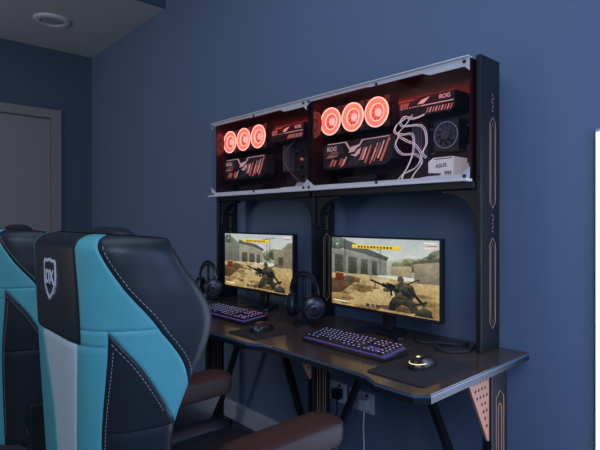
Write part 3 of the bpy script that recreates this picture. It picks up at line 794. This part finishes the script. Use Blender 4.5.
for s in(1,-1):
    stitch(lambda z:s*(min(1,A(z))+.03),.865,1.13)
    stitch(lambda z:s*(min(1,Bf(z))-.03),.80,.945)
    stitch(lambda z:s*(E+.025),.5,.93)
yl=surf(0,1.05).y-.0054
lx,lz=XC,1.056
def shield(k):
    half=[(0,.040),(.018,.037),(.034,.038),(.038,.030),(.038,.005),(.034,-.013),(.022,-.030),(0,-.044)]
    return [(lx+a*k,lz+b*k) for a,b in half]+[(lx-a*k,lz+b*k) for a,b in half[1:-1][::-1]]
o1,o2=shield(1.08),shield(.90); n=len(o1)
v=[(a,yl,b) for a,b in o1]+[(a,yl,b) for a,b in o2]+[(a,yl+.006,b) for a,b in o1]
f=[(i,(i+1)%n,n+(i+1)%n,n+i) for i in range(n)]+[(i,(i+1)%n,2*n+(i+1)%n,2*n+i) for i in range(n)]
logom=mat('emblem_white',(.75,.78,.8),.5)
em=mk('emblem',v,f,logom,ch)
ytext('DX',.040,lx,yl-.0002,lz+.001,logom,em,bold=.0016)
G().ellips((XC,YB+.125,1.085),(.135,.045,.080),n=32,k=18,pw=.7).out('head_cushion',leather,ch,smooth=True)
G().ellips((XC,YB+.165,.66),(.16,.05,.10),n=32,k=18,pw=.7).out('lumbar_cushion',leather,ch,smooth=True)
sy0,sy1=CY+.42,CY+.93
st=G().ellips((XC,(sy0+sy1)/2,.47),(.21,.27,.06),n=40,k=16,pw=.45).out('seat',leather,ch,smooth=True)
for s in(-1,1): G().ellips((XC+s*.215,(sy0+sy1)/2-.01,.495),(.05,.25,.055),n=24,k=14,pw=.6).out('seat_bolster',leather,st,smooth=True)
g=G().box(XC-.13,XC+.13,CY+.53,CY+.80,.385,.43)
for s in(-1,1): g.box(XC+s*.23-.025,XC+s*.23+.025,CY+.42,CY+.50,.42,.60)
g.out('seat_mechanism',blk,ch,bevel=.004)
G().lathe((XC,CY+.66,.10),(0,0,1),[(.03,0),(.03,.16),(.018,.165),(.018,.29)],20).out('gas_cylinder',blks,ch,smooth=True)
g=G()
for k in range(5):
    a=2*math.pi*k/5+.3
    g.beam((XC,CY+.66,.12),(XC+.30*math.cos(a),CY+.66+.30*math.sin(a),.085),.055,.03)
g.lathe((XC,CY+.66,.085),(0,0,1),[(.06,0),(.06,.05),(.04,.06)],24)
g.out('star_base',blks,ch,bevel=.004)
for k in range(5):
    a=2*math.pi*k/5+.3; cx_,cy_=XC+.30*math.cos(a),CY+.66+.30*math.sin(a)
    g=G()
    for s in(-1,1):
        g.lathe((cx_-math.sin(a)*.006*s,cy_+math.cos(a)*.006*s,.03),(-math.sin(a)*s,math.cos(a)*s,0),[(.03,0),(.03,.016),(.025,.02)],20)
    g.lathe((cx_,cy_,.03),(0,0,1),[(.007,0),(.007,.05)],10)
    g.out('caster',blkm,ch,smooth=True)
def armmat():
    m=bpy.data.materials.new('ribbed_brown_pad'); m.use_nodes=True; nt=m.node_tree; b=nt.nodes['Principled BSDF']
    tc=nt.nodes.new('ShaderNodeTexCoord'); w=nt.nodes.new('ShaderNodeTexWave'); w.inputs['Scale'].default_value=110; w.bands_direction='DIAGONAL'
    w.inputs['Distortion'].default_value=.5
    nt.links.new(tc.outputs['Object'],w.inputs['Vector'])
    r=nt.nodes.new('ShaderNodeValToRGB'); r.color_ramp.elements[0].color=(.020,.010,.008,1); r.color_ramp.elements[1].color=(.070,.030,.022,1)
    nt.links.new(w.outputs['Fac'],r.inputs[0]); nt.links.new(r.outputs[0],b.inputs['Base Color'])
    bp=nt.nodes.new('ShaderNodeBump'); bp.inputs['Strength'].default_value=.35; bp.inputs['Distance'].default_value=.001
    nt.links.new(w.outputs['Fac'],bp.inputs['Height']); nt.links.new(bp.outputs['Normal'],b.inputs['Normal'])
    b.inputs['Roughness'].default_value=.5; return m
am=armmat()
for s in(-1,1):
    ax=XC+s*.250
    g=G().tube([(ax-s*.025,CY+.70,.40),(ax+s*.01,CY+.70,.43),(ax+s*.01,CY+.71,.50),(ax,CY+.74,.56)],[.022,.026,.030,.030],12)
    g.prism([(CY+.62,.50),(CY+.82,.50),(CY+.90,.632),(CY+.59,.632)],'yz',ax-.036,ax+.036)
    arm=g.out('armrest',blks,ch,smooth=True)
    P=roundrect(ax-.054,ax+.054,CY+.585,CY+.940,.047,8); n=len(P); cxp,cyp=ax,CY+.7625
    v=[];f=[]
    for k,(sc_,z) in enumerate(((.90,.612),(1,.626),(1,.660),(.96,.672),(.85,.678),(.5,.680))):
        for a,b in P: v.append((cxp+(a-cxp)*sc_,cyp+(b-cyp)*(1-(1-sc_)*.35),z-.006*((b-cyp)/.16)**2*(1 if k>2 else 0)))
    for j in range(5):
        for i in range(n): f.append((j*n+i,j*n+(i+1)%n,(j+1)*n+(i+1)%n,(j+1)*n+i))
    f.append(tuple(range(n))[::-1]); f.append(tuple(5*n+i for i in range(n)))
    mk('arm_pad',v,f,am,arm,smooth=True)
ch2=dup(ch,(-.81,-.01,0))
# ---------------------------------------------------------------- lights
def area(name,loc,target,size,energy,col,sy=None):
    l=bpy.data.lights.new(name,'AREA'); l.energy=energy; l.color=col; l.size=size
    if sy: l.shape='RECTANGLE'; l.size_y=sy
    o=bpy.data.objects.new(name,l); o.location=loc
    o.rotation_euler=(Vector(target)-Vector(loc)).to_track_quat('-Z','Y').to_euler()
    sc.collection.objects.link(o)
area('room_light',(1.0,-2.8,2.4),(-.8,-.1,1.3),1.4,45,(.63,.77,1.0))
area('overhead_fill',(-1.2,-1.5,2.98),(-1.2,-1.3,0),1.6,14,(.64,.78,1.0))  # added soft blue fill from above, stands for no ceiling fixture
area('door_side_light',(-3.0,-3.4,1.2),(-4.4,-1.0,2.6),1.0,16,(1.0,.95,.88))
area('side_light',(1.3,-1.0,1.3),(-1.0,0,1.0),.8,18,(.36,.52,1.0))
w=bpy.data.worlds.new('World'); sc.world=w; w.use_nodes=True
w.node_tree.nodes['Background'].inputs['Color'].default_value=(.19,.29,.54,1)
w.node_tree.nodes['Background'].inputs['Strength'].default_value=.28
# ---------------------------------------------------------------- camera
cam=bpy.data.cameras.new('camera'); co_=bpy.data.objects.new('camera',cam); sc.collection.objects.link(co_)
co_.location=(0,CY,1.18); co_.rotation_euler=(math.radians(90),0,math.atan2(.738,.674))
cam.sensor_width=36; cam.lens=490/600*36; cam.shift_y=-5/600; cam.clip_start=.02
sc.camera=co_
